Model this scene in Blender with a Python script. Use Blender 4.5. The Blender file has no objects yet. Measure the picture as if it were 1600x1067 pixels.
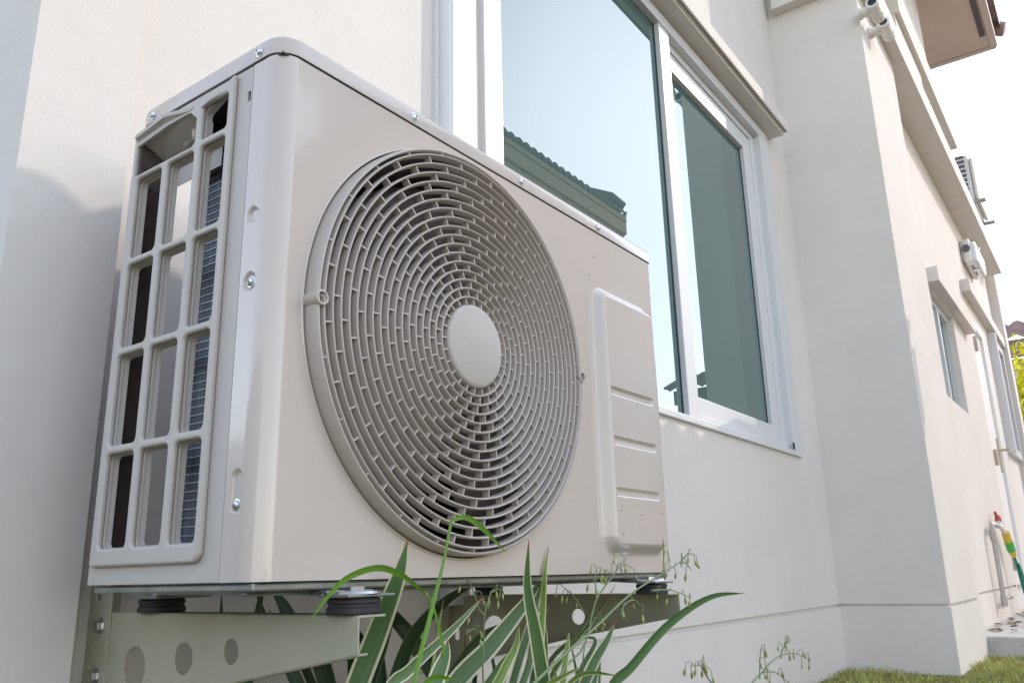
import bpy, bmesh, math, random
from mathutils import Vector, Matrix
R = math.radians
scene = bpy.context.scene
COL = scene.collection

# ------------------------------------------------------------------ camera
CR = ((0.58308045, -0.81211153, -0.02218216), (0.20562728, 0.1739413, -0.96304821), (0.78596095, 0.55697333, 0.26841406))
CP = Vector((-0.47725, -0.61909, 0.00103)); CF = 1306.77
cam_d = bpy.data.cameras.new('camera'); cam = bpy.data.objects.new('camera', cam_d); COL.objects.link(cam)
cam.matrix_world = Matrix(((CR[0][0], -CR[1][0], -CR[2][0], CP.x), (CR[0][1], -CR[1][1], -CR[2][1], CP.y), (CR[0][2], -CR[1][2], -CR[2][2], CP.z), (0, 0, 0, 1)))
cam_d.sensor_width = 36; cam_d.lens = CF / 1600 * 36
cam_d.clip_start = .02; cam_d.clip_end = 500
scene.camera = cam

# ------------------------------------------------------------------ sky, sun, exposure
SUN = Vector((1.66, -1.0, 1.179)).normalized()
world = bpy.data.worlds.new('World'); scene.world = world; world.use_nodes = True
wn = world.node_tree.nodes; wl = world.node_tree.links
sky = wn.new('ShaderNodeTexSky'); sky.sky_type = 'NISHITA'; sky.sun_disc = False
sky.sun_elevation = math.asin(SUN.z); sky.sun_rotation = math.atan2(SUN.x, SUN.y)
sky.air_density = 1.25; sky.dust_density = 0.2; sky.ozone_density = 1.2
hz = wn.new('ShaderNodeHueSaturation'); hz.inputs['Saturation'].default_value = .62
wl.new(sky.outputs[0], hz.inputs['Color']); tn = wn.new('ShaderNodeMix'); tn.data_type = 'RGBA'; tn.blend_type = 'MULTIPLY'; tn.inputs[0].default_value = 1; tn.inputs[7].default_value = (1.03, .985, 1.0, 1)
wl.new(hz.outputs[0], tn.inputs[6]); wl.new(tn.outputs[2], wn['Background'].inputs['Color'])
wn['Background'].inputs['Strength'].default_value = .15
sd = bpy.data.lights.new('sun', 'SUN'); sd.energy = 0.70; sd.angle = R(.08); sd.color = (1, .87, .72); sd.cycles.use_multiple_importance_sampling = False
so = bpy.data.objects.new('sun', sd); COL.objects.link(so)
so.rotation_euler = (-SUN).to_track_quat('-Z', 'Y').to_euler()
scene.view_settings.view_transform = 'Standard'; scene.view_settings.look = 'None'
scene.view_settings.gamma = 1; scene.view_settings.use_curve_mapping = False
scene.view_settings.exposure = 1.66

# ------------------------------------------------------------------ measuring: a pixel of the photo -> a point on the plane y = Y
def at(u, v, Y):
    a, b = (u - 800) / CF, (v - 533.5) / CF
    d = Vector([CR[0][i] * a + CR[1][i] * b + CR[2][i] for i in range(3)])
    return CP + d * ((Y - CP.y) / d.y)

# ------------------------------------------------------------------ materials
def mat(name, col, rough=.6, metal=0, bump=None, var=None, coat=0, ior=None, spec=None, dirt=None):
    m = bpy.data.materials.new(name); m.use_nodes = True
    n = m.node_tree.nodes; l = m.node_tree.links; b = n['Principled BSDF']
    b.inputs['Base Color'].default_value = (*col, 1); b.inputs['Roughness'].default_value = rough
    b.inputs['Metallic'].default_value = metal; b.inputs['Coat Weight'].default_value = coat
    b.inputs['Coat Roughness'].default_value = .07
    if ior: b.inputs['IOR'].default_value = ior
    if spec is not None: b.inputs['Specular IOR Level'].default_value = spec
    tc = n.new('ShaderNodeTexCoord'); src = None
    if var:                                    # (scale, amount, tint)
        t = n.new('ShaderNodeTexNoise'); t.inputs['Scale'].default_value = var[0]; t.inputs['Detail'].default_value = 7; t.inputs['Roughness'].default_value = .65
        l.new(tc.outputs['Object'], t.inputs['Vector'])
        r = n.new('ShaderNodeValToRGB'); r.color_ramp.elements[0].position = .3; r.color_ramp.elements[1].position = .7
        a = var[1]; tint = var[2] if len(var) > 2 else (1, 1, 1)
        r.color_ramp.elements[0].color = (*[c * (1 - a) * k for c, k in zip(col, tint)], 1); r.color_ramp.elements[1].color = (*[min(1, c * (1 + a)) for c in col], 1)
        l.new(t.outputs['Fac'], r.inputs['Fac']); src = r.outputs['Color']
    if dirt:                                   # (scale, threshold, colour): small specks that stay put
        t = n.new('ShaderNodeTexVoronoi'); t.inputs['Scale'].default_value = dirt[0]
        l.new(tc.outputs['Object'], t.inputs['Vector'])
        t2 = n.new('ShaderNodeTexNoise'); t2.inputs['Scale'].default_value = dirt[0] * .37; l.new(tc.outputs['Object'], t2.inputs['Vector'])
        lt = n.new('ShaderNodeMath'); lt.operation = 'LESS_THAN'; lt.inputs[1].default_value = dirt[1]; l.new(t.outputs['Distance'], lt.inputs[0])
        g = n.new('ShaderNodeMath'); g.operation = 'GREATER_THAN'; g.inputs[1].default_value = .60; l.new(t2.outputs['Fac'], g.inputs[0])
        mu = n.new('ShaderNodeMath'); mu.operation = 'MULTIPLY'; l.new(lt.outputs[0], mu.inputs[0]); l.new(g.outputs[0], mu.inputs[1])
        mx = n.new('ShaderNodeMix'); mx.data_type = 'RGBA'; mx.inputs[6].default_value = (*col, 1); mx.inputs[7].default_value = (*dirt[2], 1)
        l.new(mu.outputs[0], mx.inputs[0])
        if src: l.new(src, mx.inputs[6])
        src = mx.outputs[2]
    if src: l.new(src, b.inputs['Base Color'])
    if bump:                                   # list of (scale, distance)
        prev = None
        for s, dist in bump:
            t = n.new('ShaderNodeTexNoise'); t.inputs['Scale'].default_value = s; t.inputs['Detail'].default_value = 4
            l.new(tc.outputs['Object'], t.inputs['Vector'])
            bp = n.new('ShaderNodeBump'); bp.inputs['Distance'].default_value = dist; bp.inputs['Strength'].default_value = 1
            l.new(t.outputs['Fac'], bp.inputs['Height'])
            if prev: l.new(prev, bp.inputs['Normal'])
            prev = bp.outputs['Normal']
        l.new(prev, b.inputs['Normal'])
    return m

WALL = mat('painted_stucco', (.67, .635, .60), .85, bump=[(240, .0004), (26, .0008), (7, .0016), (2.2, .004)], var=(1.6, .05, (1, .99, .965)), dirt=(9, .03, (.22, .2, .17)))
TRIM = mat('painted_trim', (.66, .62, .57), .8, bump=[(200, .0004)], var=(4, .03))
FRAME = mat('white_window_frame', (.62, .63, .635), .35, bump=[(30, .0005)], var=(6, .02))
DOORW = mat('white_door', (.80, .79, .77), .4, var=(5, .02))
SOFFIT = mat('soffit_board', (.58, .45, .38), .8, var=(3, .05))
ACP = mat('ivory_sheet_metal', (.56, .495, .44), .22, bump=[(330, .00007), (7, .0013)], var=(5, .02), coat=.6, dirt=(34, .04, (.12, .1, .08)))
ACC = mat('ivory_cap_metal', (.53, .475, .425), .22, bump=[(330, .00007), (12, .0006)], var=(5, .02), coat=.5)
ACG = mat('ivory_plastic', (.50, .445, .40), .40, bump=[(420, .00012)], var=(9, .03))
ACS = mat('textured_side_plastic', (.50, .465, .43), .5, bump=[(620, .00022)], var=(8, .02), dirt=(40, .04, (.15, .13, .1)))
ACH = mat('leather_grain_plastic', (.49, .45, .41), .5, bump=[(520, .0006)])
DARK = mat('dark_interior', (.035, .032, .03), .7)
FANM = mat('fan_plastic', (.075, .058, .05), .45, var=(12, .1))
SHR = mat('shaded_shroud', (.10, .085, .075), .5)  # shroud coloured near black: interior shade behind the rings put into the colour
GALV = mat('galvanised_steel', (.30, .32, .31), .38, metal=.8, bump=[(60, .0004)], var=(25, .3))
STEEL = mat('bright_zinc', (.62, .64, .66), .28, metal=1, var=(90, .15))
RUB = mat('black_rubber', (.025, .023, .026), .6, bump=[(150, .0004)], var=(60, .3))
BRK = mat('cream_powder_coat', (.42, .40, .32), .42, bump=[(300, .0001)], var=(14, .06, (.93, .96, .82)), dirt=(40, .07, (.10, .09, .06)))
PVC = mat('pale_pvc', (.72, .69, .64), .4, var=(14, .04))
PVCB = mat('blue_pipe_lining', (.18, .30, .38), .5)
LAMPM = mat('lamp_housing', (.75, .74, .70), .35)
LAMPG = mat('frosted_lamp_cover', (.72, .73, .74), .2, coat=.5)
RED = mat('red_tap_handle', (.50, .06, .06), .5)
YEL = mat('yellow_plastic', (.70, .50, .06), .5)
GRN = mat('green_plastic', (.08, .45, .08), .4)
HOSE = mat('green_hose', (.01, .20, .13), .4)
BRASS = mat('dull_brass', (.42, .36, .28), .4, metal=.7)
CONC = mat('rough_concrete', (.46, .45, .43), .9, bump=[(60, .004), (8, .01)], var=(5, .2))
SOIL = mat('soil_and_lawn_floor', (.17, .15, .06), .95, bump=[(30, .03)], var=(9, .4))
LITTER = mat('dry_leaf_litter', (.32, .23, .16), .9, bump=[(40, .02)], var=(40, .5))
NWALL = mat('neighbour_wall_paint', (.78, .62, .48), .85, bump=[(40, .002)], var=(2, .05))
NFASC = mat('neighbour_fascia', (.70, .52, .36), .7)
SCREEN = mat('dark_insect_screen', (.17, .15, .15), .8)

def ramp_mat(name, build):
    m = bpy.data.materials.new(name); m.use_nodes = True
    build(m.node_tree.nodes, m.node_tree.links, m.node_tree.nodes['Principled BSDF']); return m
def _coil(n, l, b):
    tc = n.new('ShaderNodeTexCoord'); mp = n.new('ShaderNodeMapping'); mp.inputs['Scale'].default_value = (500, 500, 12)
    t = n.new('ShaderNodeTexNoise'); t.inputs['Scale'].default_value = 1.0; t.inputs['Detail'].default_value = 2
    l.new(tc.outputs['Object'], mp.inputs[0]); l.new(mp.outputs[0], t.inputs['Vector'])
    r = n.new('ShaderNodeValToRGB'); r.color_ramp.elements[0].position = .35; r.color_ramp.elements[1].position = .65
    r.color_ramp.elements[0].color = (.035, .045, .06, 1); r.color_ramp.elements[1].color = (.16, .18, .21, 1)
    l.new(t.outputs['Fac'], r.inputs[0]); l.new(r.outputs[0], b.inputs['Base Color']); b.inputs['Roughness'].default_value = .45; b.inputs['Metallic'].default_value = .5
COIL = ramp_mat('coil_fins', _coil)
def _glass(col, fac):
    def f(n, l, b):
        b.inputs['Base Color'].default_value = (*col, 1); b.inputs['Roughness'].default_value = 0
        b.inputs['IOR'].default_value = 1.5
        g = n.new('ShaderNodeBsdfGlossy'); g.inputs['Roughness'].default_value = 0; g.inputs['Color'].default_value = (.84, .96, .92, 1)
        tc = n.new('ShaderNodeTexCoord'); t = n.new('ShaderNodeTexNoise'); t.inputs['Scale'].default_value = 1.3
        l.new(tc.outputs['Object'], t.inputs['Vector']); bp = n.new('ShaderNodeBump'); bp.inputs['Distance'].default_value = .0002; l.new(t.outputs['Fac'], bp.inputs['Height'])
        l.new(bp.outputs[0], g.inputs['Normal'])
        mx = n.new('ShaderNodeMixShader'); mx.inputs[0].default_value = fac
        l.new(b.outputs[0], mx.inputs[1]); l.new(g.outputs[0], mx.inputs[2]); l.new(mx.outputs[0], n['Material Output'].inputs[0])
    return f
GLASS = ramp_mat('reflective_tinted_glass', _glass((.045, .10, .10), .12))
def _tile(n, l, b):
    tc = n.new('ShaderNodeTexCoord'); t = n.new('ShaderNodeTexNoise'); t.inputs['Scale'].default_value = 3; t.inputs['Detail'].default_value = 6
    l.new(tc.outputs['Object'], t.inputs['Vector']); r = n.new('ShaderNodeValToRGB')
    r.color_ramp.elements[0].color = (.14, .10, .10, 1); r.color_ramp.elements[1].color = (.38, .27, .26, 1)
    l.new(t.outputs['Fac'], r.inputs[0]); l.new(r.outputs[0], b.inputs['Base Color']); b.inputs['Roughness'].default_value = .6
TILE = ramp_mat('clay_roof_tile', _tile)
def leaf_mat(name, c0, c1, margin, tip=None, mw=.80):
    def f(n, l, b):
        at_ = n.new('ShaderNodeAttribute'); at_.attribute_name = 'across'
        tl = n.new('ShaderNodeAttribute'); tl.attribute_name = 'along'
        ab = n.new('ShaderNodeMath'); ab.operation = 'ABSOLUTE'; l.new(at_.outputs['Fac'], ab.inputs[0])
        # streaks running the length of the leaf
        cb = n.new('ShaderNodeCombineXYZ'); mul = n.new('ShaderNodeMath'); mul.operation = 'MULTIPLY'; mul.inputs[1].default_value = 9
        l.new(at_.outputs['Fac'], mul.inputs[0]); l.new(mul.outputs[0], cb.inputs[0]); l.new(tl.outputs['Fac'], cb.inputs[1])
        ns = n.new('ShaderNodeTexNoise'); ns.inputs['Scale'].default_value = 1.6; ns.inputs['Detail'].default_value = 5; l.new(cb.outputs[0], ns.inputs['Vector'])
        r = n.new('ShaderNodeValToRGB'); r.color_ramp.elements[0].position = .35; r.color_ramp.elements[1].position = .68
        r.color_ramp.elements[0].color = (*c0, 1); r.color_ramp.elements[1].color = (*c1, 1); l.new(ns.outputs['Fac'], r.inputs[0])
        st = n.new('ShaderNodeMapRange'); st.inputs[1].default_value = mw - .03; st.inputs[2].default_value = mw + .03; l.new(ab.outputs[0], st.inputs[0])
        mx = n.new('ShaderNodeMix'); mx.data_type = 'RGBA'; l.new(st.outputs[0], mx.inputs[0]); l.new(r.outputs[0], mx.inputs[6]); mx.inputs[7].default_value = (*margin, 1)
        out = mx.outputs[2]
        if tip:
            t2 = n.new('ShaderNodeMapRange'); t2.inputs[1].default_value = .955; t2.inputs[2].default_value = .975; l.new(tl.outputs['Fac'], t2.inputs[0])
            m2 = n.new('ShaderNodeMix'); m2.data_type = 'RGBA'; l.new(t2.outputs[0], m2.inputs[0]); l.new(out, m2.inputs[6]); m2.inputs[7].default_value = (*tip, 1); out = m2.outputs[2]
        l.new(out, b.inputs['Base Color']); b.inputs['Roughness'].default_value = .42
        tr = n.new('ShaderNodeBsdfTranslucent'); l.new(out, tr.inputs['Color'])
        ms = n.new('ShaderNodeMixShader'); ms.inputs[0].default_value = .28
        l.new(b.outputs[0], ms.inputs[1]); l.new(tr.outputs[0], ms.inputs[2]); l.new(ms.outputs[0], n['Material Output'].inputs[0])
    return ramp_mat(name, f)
LEAFV = leaf_mat('variegated_leaf', (.05, .12, .035), (.15, .25, .09), (.68, .66, .44), (.40, .10, .04), .76)
LEAFY = leaf_mat('young_yellow_green_leaf', (.12, .22, .04), (.22, .34, .07), (.60, .60, .30), (.35, .12, .05), .72)
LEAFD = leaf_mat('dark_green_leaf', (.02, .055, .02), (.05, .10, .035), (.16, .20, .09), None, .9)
LEAFG = leaf_mat('plain_green_leaf', (.05, .14, .035), (.11, .22, .075), (.14, .26, .10), (.45, .25, .12), .9)
GRASS = leaf_mat('bright_grass_blade', (.09, .24, .02), (.17, .36, .04), (.20, .38, .05), None, .9)
STALK = mat('flower_stalk_green', (.20, .27, .12), .5)
BUD = mat('seed_bud_green', (.30, .33, .10), .45, var=(60, .4))
YLEAF = mat('yellow_bush_leaf', (.80, .72, .03), .5, var=(8, .4))
LAWN = mat('lawn_grass_blade', (.40, .43, .12), .6, var=(14, .5, (1.2, .9, .8)))

# ------------------------------------------------------------------ object helpers
def link(name, me, m=None, parent=None, smooth=False):
    if m is not None: me.materials.clear(); me.materials.append(m)
    if smooth:
        for p in me.polygons: p.use_smooth = True
    o = bpy.data.objects.new(name, me); COL.objects.link(o)
    if parent: o.parent = parent
    return o
def mesh(name, vs, fs, m, parent=None, smooth=False, bevel=0, auto=None):
    me = bpy.data.meshes.new(name); me.from_pydata([tuple(v) for v in vs], [], fs); me.update()
    bm = bmesh.new(); bm.from_mesh(me); bmesh.ops.recalc_face_normals(bm, faces=bm.faces); bm.to_mesh(me); bm.free()
    o = link(name, me, m, parent, smooth)
    if bevel: bev(o, bevel)
    if auto is not None and smooth:
        me.set_sharp_from_angle(angle=R(auto))
    return o
def bev(o, w, seg=2):
    b = o.modifiers.new('bevel', 'BEVEL'); b.width = w; b.segments = seg; b.limit_method = 'ANGLE'; b.angle_limit = R(40)
def T(name, label, cat, loc=(0, 0, 0), rz=0, group=None):
    o = bpy.data.objects.new(name, None); COL.objects.link(o); o.location = loc; o.rotation_euler = (0, 0, rz)
    o.empty_display_size = .05; return tag(o, label, cat, group)
def tag(o, label, cat, group=None, kind=None):
    if label: o['label'] = label
    if cat: o['category'] = cat
    if group: o['group'] = group
    if kind: o['kind'] = kind
    return o
class MB:
    def __init__(s): s.v = []; s.f = []
    def add(s, vs, fs, M=None):
        k = len(s.v); s.v += [(M @ Vector(v) if M else Vector(v)) for v in vs]; s.f += [tuple(i + k for i in f) for f in fs]; return s
    def box(s, x0, x1, y0, y1, z0, z1, M=None):
        vs = [(x, y, z) for x in (x0, x1) for y in (y0, y1) for z in (z0, z1)]
        return s.add(vs, [(0, 1, 3, 2), (4, 6, 7, 5), (0, 4, 5, 1), (2, 3, 7, 6), (0, 2, 6, 4), (1, 5, 7, 3)], M)
    def lathe(s, prof, seg=32, M=None, cap0=False, cap1=False):     # prof: (radius, height) about local Z
        vs = []; fs = []
        for i in range(seg):
            a = 2 * math.pi * i / seg
            vs += [(r * math.cos(a), r * math.sin(a), h) for r, h in prof]
        n = len(prof)
        for i in range(seg):
            j = (i + 1) % seg
            for k in range(n - 1): fs.append((i * n + k, j * n + k, j * n + k + 1, i * n + k + 1))
        if cap0: fs.append(tuple(i * n for i in range(seg))[::-1])
        if cap1: fs.append(tuple(i * n + n - 1 for i in range(seg)))
        return s.add(vs, fs, M)
    def tube(s, pts, r, seg=10, caps=True):
        pts = [Vector(p) for p in pts]; rs = r if isinstance(r, (list, tuple)) else [r] * len(pts)
        vs = []; fs = []; prev = None
        for i, p in enumerate(pts):
            t = (pts[min(i + 1, len(pts) - 1)] - pts[max(i - 1, 0)]).normalized()
            if prev is None: n = t.orthogonal().normalized()
            else: n = (prev - t * prev.dot(t)).normalized()
            prev = n; b = t.cross(n)
            for k in range(seg):
                a = 2 * math.pi * k / seg; vs.append(p + (n * math.cos(a) + b * math.sin(a)) * rs[i])
        for i in range(len(pts) - 1):
            for k in range(seg):
                k2 = (k + 1) % seg; fs.append((i * seg + k, i * seg + k2, (i + 1) * seg + k2, (i + 1) * seg + k))
        if caps: fs += [tuple(range(seg))[::-1], tuple((len(pts) - 1) * seg + k for k in range(seg))]
        return s.add(vs, fs)
    def build(s, name, m, parent=None, smooth=False, bevel=0, auto=None): return mesh(name, s.v, s.f, m, parent, smooth, bevel, auto)
def box(name, x0, x1, y0, y1, z0, z1, m, parent=None, bevel=0): return MB().box(x0, x1, y0, y1, z0, z1).build(name, m, parent, bevel=bevel)
def rrect(x0, x1, y0, y1, r, n=6):
    out = []
    for cx, cy, a0 in ((x1 - r, y1 - r, 0), (x0 + r, y1 - r, 90), (x0 + r, y0 + r, 180), (x1 - r, y0 + r, 270)):
        for i in range(n + 1): a = R(a0 + 90 * i / n); out.append((cx + r * math.cos(a), cy + r * math.sin(a)))
    return out
def circ(cx, cy, r, n=40): return [(cx + r * math.cos(2 * math.pi * i / n), cy + r * math.sin(2 * math.pi * i / n)) for i in range(n)]
def plate(outline, holes, th, bevel, M):            # flat plate with rounded holes -> (verts, faces)
    cu = bpy.data.curves.new('tmp', 'CURVE'); cu.dimensions = '2D'; cu.fill_mode = 'BOTH'
    cu.extrude = th / 2 - bevel; cu.bevel_depth = bevel; cu.bevel_resolution = 2; cu.offset = -bevel
    for pl in [outline] + holes:
        s = cu.splines.new('POLY'); s.points.add(len(pl) - 1); s.use_cyclic_u = True
        for p, q in zip(s.points, pl): p.co = (q[0], q[1], 0, 1)
    o = bpy.data.objects.new('tmp', cu); me = bpy.data.meshes.new_from_object(o)
    vs = [M @ v.co for v in me.vertices]; fs = [tuple(p.vertices) for p in me.polygons]
    bpy.data.objects.remove(o); bpy.data.meshes.remove(me); bpy.data.curves.remove(cu)
    return vs, fs
def wallgrid(name, axis, c, depth, a0, a1, z0, z1, holes, grooves, m, parent):
    """wall in the plane axis=c facing the negative axis, openings as holes, recessed grooves, returns 'depth' deep"""
    hs = [tuple(h) for h in holes] + [(a0, a1, g0, g1) for g0, g1 in grooves]
    xs = sorted({a0, a1, *[h[0] for h in hs], *[h[1] for h in hs]}); zs = sorted({z0, z1, *[h[2] for h in hs], *[h[3] for h in hs]})
    def P(a, d, z): return (a, c + d, z) if axis == 'y' else (c + d, a, z)
    mb = MB()
    def q(*p): mb.add(p, [(0, 1, 2, 3)])
    for i in range(len(xs) - 1):
        for j in range(len(zs) - 1):
            mx, mz = (xs[i] + xs[i + 1]) / 2, (zs[j] + zs[j + 1]) / 2
            if any(h[0] < mx < h[1] and h[2] < mz < h[3] for h in hs): continue
            q(P(xs[i], 0, zs[j]), P(xs[i + 1], 0, zs[j]), P(xs[i + 1], 0, zs[j + 1]), P(xs[i], 0, zs[j + 1]))
    for k, h in enumerate(hs):
        d = depth if k < len(holes) else .012
        q(P(h[0], 0, h[2]), P(h[1], 0, h[2]), P(h[1], d, h[2]), P(h[0], d, h[2])); q(P(h[0], 0, h[3]), P(h[1], 0, h[3]), P(h[1], d, h[3]), P(h[0], d, h[3]))
        if k < len(holes):
            q(P(h[0], 0, h[2]), P(h[0], 0, h[3]), P(h[0], d, h[3]), P(h[0], d, h[2])); q(P(h[1], 0, h[2]), P(h[1], 0, h[3]), P(h[1], d, h[3]), P(h[1], d, h[2]))
        else: q(P(h[0], d, h[2]), P(h[1], d, h[2]), P(h[1], d, h[3]), P(h[0], d, h[3]))
    me = bpy.data.meshes.new(name); me.from_pydata([tuple(v) for v in mb.v], [], mb.f)
    bm = bmesh.new(); bm.from_mesh(me); bmesh.ops.remove_doubles(bm, verts=bm.verts, dist=1e-5); bm.to_mesh(me); bm.free()
    return link(name, me, m, parent)
def screw(parent, loc, d, r=.0045, name='screw', m=None):      # round head with a cross slot, facing direction d
    M = Matrix.Translation(loc) @ Vector(d).to_track_quat('Z', 'Y').to_matrix().to_4x4()
    mb = MB(); mb.lathe([(r * 1.25, 0), (r * 1.25, .0008), (r, .001), (r * .95, .0022), (r * .6, .0034), (r * .32, .0038), (r * .3, .002), (0.0001, .002)], 20, M)
    return mb.build(name, m or STEEL, parent, smooth=True, auto=35)

# ================================================================== GROUND
GZ = -.42
def ground_sheet():
    mb = MB(); rnd = random.Random(3)
    mb.add([(-150, -150, GZ), (200, -150, GZ), (200, 150, GZ), (-150, 150, GZ)], [(0, 1, 2, 3)])
    return mb.build('ground', SOIL)
tag(ground_sheet(), 'mown lawn ground at the foot of the walls', None, kind='structure')
mb = MB(); mb.box(-12, 14, -3.0, -1.35, GZ - .1, GZ + .012)  # tan slab out of view, added to bounce warm light onto the walls
tag(mb.build('bounce_slab', mat('warm_bounce_tan', (.52, .41, .32), .9, bump=[(40, .003)], var=(3, .12))), 'unseen tan slab added between the two houses for warm bounce light', None, kind='structure')
def blade_field(name, n, x0, x1, y0, y1, h, m, seed, excl=None):
    rnd = random.Random(seed); vs = []; fs = []
    for i in range(n):
        x = rnd.uniform(x0, x1); y = rnd.uniform(y0, y1)
        if excl and excl(x, y): continue
        hh = h * rnd.uniform(.4, 1.2) * (1 + .6 * math.sin(x * 9) * math.sin(y * 13 + x * 4)); a = rnd.uniform(0, 6.28); w = rnd.uniform(.0012, .0028)
        lx, ly = rnd.uniform(-1, 1) * hh * .6, rnd.uniform(-1, 1) * hh * .6; c, s = math.cos(a) * w, math.sin(a) * w; k = len(vs)
        vs += [(x - c, y - s, GZ), (x + c, y + s, GZ), (x + lx * .4 + c * .7, y + ly * .4 + s * .7, GZ + hh * .6), (x + lx * .4 - c * .7, y + ly * .4 - s * .7, GZ + hh * .6), (x + lx, y + ly, GZ + hh)]
        fs += [(k, k + 1, k + 2, k + 3), (k + 3, k + 2, k + 4)]
    return mesh(name, vs, fs, m)
tag(blade_field('lawn_grass', 60000, 2.4, 7.5, -1.34, .43, .021, LAWN, 5, lambda x, y: (x > 3.38 and y > 0) or (x > 4.21 and y > -.9)),
    'short green and straw coloured lawn grass by the wall foot', 'grass', kind='stuff')

# ================================================================== OUR HOUSE
Y0 = .435; XP = 3.398; YP = .005; XP2 = 4.225; YR = .10
GRV = (-.163, -.150)
house = T('house', 'cream rendered house wall with windows and a projecting pillar, carrying the unit', 'house')
wallgrid('wall', 'y', Y0, .14, .058, XP, GZ - .1, 7.5, [(.90, 3.08, .445, 1.945)], [GRV], WALL, house)
# corner pilaster at the left end
box('corner_pilaster', -.077, .058, .39, 6.0, GZ - .1, 7.5, WALL, house)
# projecting pillar with its groove
mb = MB(); mb.box(XP, XP2, YP, Y0 + .3, GRV[1], 7.5); mb.box(XP + .012, XP2 - .001, YP + .012, Y0 + .3, GRV[0] - .003, GRV[1] + .003); mb.box(XP, XP2, YP, Y0 + .3, GZ - .1, GRV[0])
mb.build('pillar', WALL, house)
# wall beyond the pillar
XE = 8.9
RW = wallgrid('wall', 'y', YR, .09, XP2, XE, GZ - .1, 3.1, [(4.96, 5.80, .965, 1.64), (6.80, 7.62, GZ - .05, 1.93), (8.0, 8.86, .93, 2.02)], [GRV], WALL, house)
box('end_pillar', XE, XE + .25, .02, .6, GZ - .1, 3.1, WALL, house)
# string courses
def course(name, x0, x1, y0, y1, z0, z1, m=TRIM): 
    mb = MB(); mb.box(x0, x1, y0, y1, z0, z1); return mb.build(name, m, house, bevel=.004)
course('string_course', 3.335, 8.75, -.06, YR + .3, 2.77, 2.93)
course('string_course', 3.30, 8.75, -.045, YR + .3, 2.934, 3.0)
course('upper_ledge', 4.72, 6.98, -.022, .5, 3.4, 3.62)
box('upper_wall', 4.72, 5.56, .01, .6, 3.0, 3.398, WALL, house)
mb = MB(); mb.box(4.3, 5.82, -.018, 1.0, 3.624, 7.5); mb.build('upper_wall', WALL, house)
# eave above
eave = mb = MB(); mb.box(3.2, 6.9, -.395, .6, 4.2, 4.216); mb.build('eave_soffit', SOFFIT, house)
mb = MB(); mb.box(3.2, 6.93, -.45, -.398, 4.19, 4.34); mb.box(6.903, 6.95, -.44, .6, 4.185, 4.33); mb.box(6.6, 6.86, -.36, -.345, 4.196, 4.204); mb.build('fascia', mat('fascia_paint', (.55, .46, .42), .7), house, bevel=.003)
box('soffit_vent', 3.6, 6.7, -.385, -.345, 4.19, 4.1985, mat('soffit_vent_mesh', (.10, .09, .10), .8), house)
def tile_strip(x0, x1, y0, z0, rise, run, rows, pitch, m, parent, name='roof', edge=1, dirn=-1):
    """roof of rounded clay tiles: eave edge along X at (y0,z0), climbing towards dirn*y"""
    vs = []; fs = []; nx = int((x1 - x0) / pitch * 8)
    for r in range(rows):
        for lip in (0, 1):
            for i in range(nx + 1):
                x = x0 + (x1 - x0) * i / nx; w = abs(math.sin(math.pi * (x - x0) / pitch)) * pitch * .22
                t = (r + lip) / rows; lift = (.028 if lip == 0 else .0)
                vs.append((x, y0 + dirn * run * t, z0 + rise * t + w + lift))
        for i in range(nx + 1):      # front lip thickness
            x = x0 + (x1 - x0) * i / nx; w = abs(math.sin(math.pi * (x - x0) / pitch)) * pitch * .22; t = r / rows
            vs.append((x, y0 + dirn * (run * t + .004), z0 + rise * t + w - (.03 if r == 0 else 0)))
        b = r * 3 * (nx + 1)
        for i in range(nx):
            fs.append((b + i, b + i + 1, b + nx + 1 + i + 1, b + nx + 1 + i)); c = b + 2 * (nx + 1)
            fs.append((b + i, c + i, c + i + 1, b + i + 1))
    return mesh(name, vs, fs, m, parent)
tile_strip(3.2, 7.0, -.50, 4.345, .9, 1.6, 6, .2, TILE, house, dirn=1)
mb = MB(); mb.tube([(6.99, -.52, 4.36), (6.99, -.3, 4.48), (6.99, 0, 4.64)], [.06, .075, .08], 12); mb.build('ridge_tile', TILE, house, smooth=True)

# ---- main window
win = MB(); ZB, ZT = .445, 1.945
def bar(mb, x0, x1, y0, y1, z0, z1): mb.box(x0, x1, y0, y1, z0, z1)
F = MB()
bar(F, .9, .972, .418, .50, ZB, ZT); bar(F, 2.975, 3.08, .423, .50, ZB, ZT)
bar(F, .972, 2.975, .423, .50, ZB, ZB + .022); bar(F, .972, 2.975, .423, .50, ZT - .045, ZT)
bar(F, 1.955, 2.035, .428, .50, ZB + .022, ZT - .045)
bar(F, 2.035, 2.975, .452, .502, ZT - .075, ZT - .045); bar(F, 2.035, 2.975, .440, .502, ZB + .022, ZB + .045)
bar(F, 2.925, 2.975, .452, .502, ZB + .045, ZT - .075)
wf = F.build('window_frame', FRAME, house, bevel=.0025)
S = MB(); sx0, sx1, sz0, sz1 = 2.038, 2.925, ZB + .047, ZT - .078
bar(S, sx0, sx0 + .045, .458, .496, sz0, sz1); bar(S, sx1 - .085, sx1, .458, .496, sz0, sz1); bar(S, sx0 + .045, sx1 - .085, .458, .496, sz0, sz0 + .065); bar(S, sx0 + .045, sx1 - .085, .458, .496, sz1 - .075, sz1)
sash = S.build('window_sash', FRAME, house, bevel=.003)
box('glass_pane', .972, 1.955, .448, .455, ZB + .022, ZT - .045, GLASS, wf)
box('glass_pane', sx0 + .045, sx1 - .085, .478, .484, sz0 + .065, sz1 - .075, GLASS, sash)
GK = mat('black_gasket', (.02, .03, .03), .5)
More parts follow.
